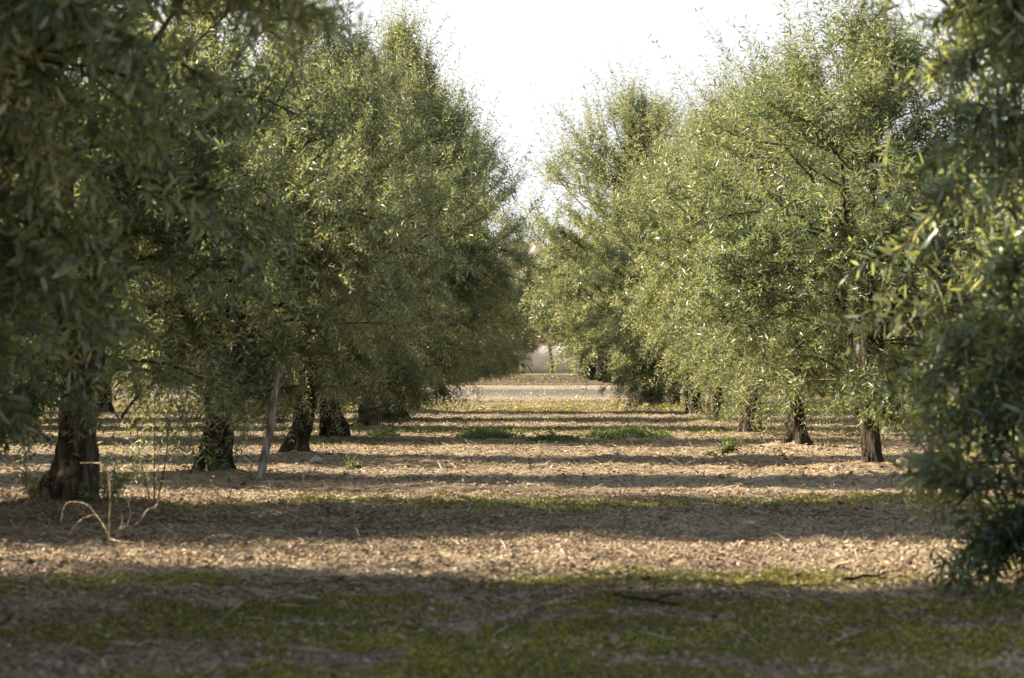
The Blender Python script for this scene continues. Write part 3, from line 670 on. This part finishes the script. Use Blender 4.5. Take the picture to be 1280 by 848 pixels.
weed(735, 835, 548, 13, 240, 'low green weed patch on the aisle right of centre', 2)
weed(436, 448, 585, 14, 26, 'small green weed right of the split leaning trunk', 3, (.05, .022), 'weed', 'weed')
weed(902, 914, 568, 22, 18, 'single sprouting weed in front of the leafy right trunk', 5, (.07, .025), 'weed', 'weed')
weed(880, 895, 568, 8, 20, 'small flat weed left of the single sprouting weed', 6, (.05, .02), 'weed', 'weed')
weed(455, 500, 546, 8, 90, 'grassy weeds right of the swollen left trunk foot', 7, (.05, .015))
# young olive sprig between the first two left trunks
D = dist(628); o = empty('olive_sapling', (at(192, D), D, 0), 0, 'thin leafy olive sprig rising right of the burled trunk', 'sapling')
rg = np.random.default_rng(77); mb = MB()
for a_ in ((0, .0), (.08, .5), (-.1, -.4)):
    tube(mb, [(a_[0] * .2, 0, -.03, .007), (a_[0], .02, .3, .005), (a_[0] * 1.5, .03, .75, .003)], 6, 10)
link('stem', mb.mesh('sapling_stem', [M_TWIG], True), o); mb = MB(); n = 34
P0 = np.stack([rg.normal(0, .08, n), rg.normal(0, .08, n), rg.uniform(.08, .8, n)], 1); D_ = nrm(np.stack([rg.normal(0, .7, n), rg.normal(0, .7, n), .8 + 0 * P0[:, 0]], 1))
shoots(mb, P0, D_, rg.uniform(.1, .3, n), rg, 14, (.055, .014), None); link('leaves', mb.mesh('sapling_leaves', [M_LEAF, M_TWIG], [1]), o)

# ------------------------------------------------------------------ sky, sun, camera
EL, AZ = R_(24), R_(-86)        # the sun stands left of the aisle, azimuth measured from +Y towards +X
w = bpy.data.worlds.new('World'); scene.world = w; w.use_nodes = True; nt = w.node_tree; bg = nt.nodes['Background']
sky = nt.nodes.new('ShaderNodeTexSky'); sky.sky_type = 'NISHITA'; sky.sun_disc = False; sky.sun_elevation = EL; sky.sun_rotation = AZ
sky.dust_density = 1; sky.air_density = 1.3; sky.ozone_density = 1
hs = nt.nodes.new('ShaderNodeHueSaturation'); hs.inputs['Saturation'].default_value = .75
nt.links.new(sky.outputs[0], hs.inputs['Color'])
# pale haze in the air low over the horizon
tc = nt.nodes.new('ShaderNodeTexCoord'); sx = nt.nodes.new('ShaderNodeSeparateXYZ'); nt.links.new(tc.outputs['Generated'], sx.inputs[0])
mr = nt.nodes.new('ShaderNodeMapRange'); mr.interpolation_type = 'SMOOTHSTEP'; mr.inputs[1].default_value = .12; mr.inputs[2].default_value = .42; mr.inputs[3].default_value = 1; mr.inputs[4].default_value = 0
nt.links.new(sx.outputs[2], mr.inputs[0])
mx = nt.nodes.new('ShaderNodeMix'); mx.data_type = 'RGBA'; nt.links.new(mr.outputs[0], mx.inputs[0]); nt.links.new(hs.outputs[0], mx.inputs[6]); mx.inputs[7].default_value = (3.75, 3.8, 3.85, 1)
nt.links.new(mx.outputs[2], bg.inputs[0]); bg.inputs[1].default_value = .068
s = bpy.data.lights.new('sun', 'SUN'); s.energy = 5; s.angle = R_(.6); s.color = (1, .89, .71); so_ = bpy.data.objects.new('sun', s); COL.objects.link(so_)
from mathutils import Vector
d = Vector((math.sin(AZ) * math.cos(EL), math.cos(AZ) * math.cos(EL), math.sin(EL))); so_.rotation_euler = d.to_track_quat('Z', 'Y').to_euler(); so_.location = d * 50
cam = bpy.data.cameras.new('camera'); co = bpy.data.objects.new('camera', cam); COL.objects.link(co); scene.camera = co
cam.sensor_width = 36; cam.lens = F / 1280 * 36; cam.clip_end = 9000; cam.clip_start = .5
co.location = (0, 0, CH); co.rotation_euler = (R_(90) + math.atan((VY - 424) / F), 0, math.atan((VX - 640) / F))
cam.dof.use_dof = True; cam.dof.focus_distance = 33; cam.dof.aperture_fstop = 4.8
scene.render.resolution_x = 1024; scene.render.resolution_y = 678
scene.view_settings.view_transform = 'Standard'; scene.view_settings.look = 'None'; scene.view_settings.exposure = 2.05; scene.view_settings.gamma = 1
c = scene.cycles; c.max_bounces = 6; c.diffuse_bounces = 2; c.glossy_bounces = 1; c.transmission_bounces = 4; c.transparent_max_bounces = 4; c.volume_bounces = 0
c.use_denoising = True; c.denoiser = 'OPENIMAGEDENOISE'; c.denoising_input_passes = 'RGB_ALBEDO_NORMAL'; c.denoising_prefilter = 'ACCURATE'
c.caustics_reflective = False; c.caustics_refractive = False; c.sample_clamp_indirect = 6
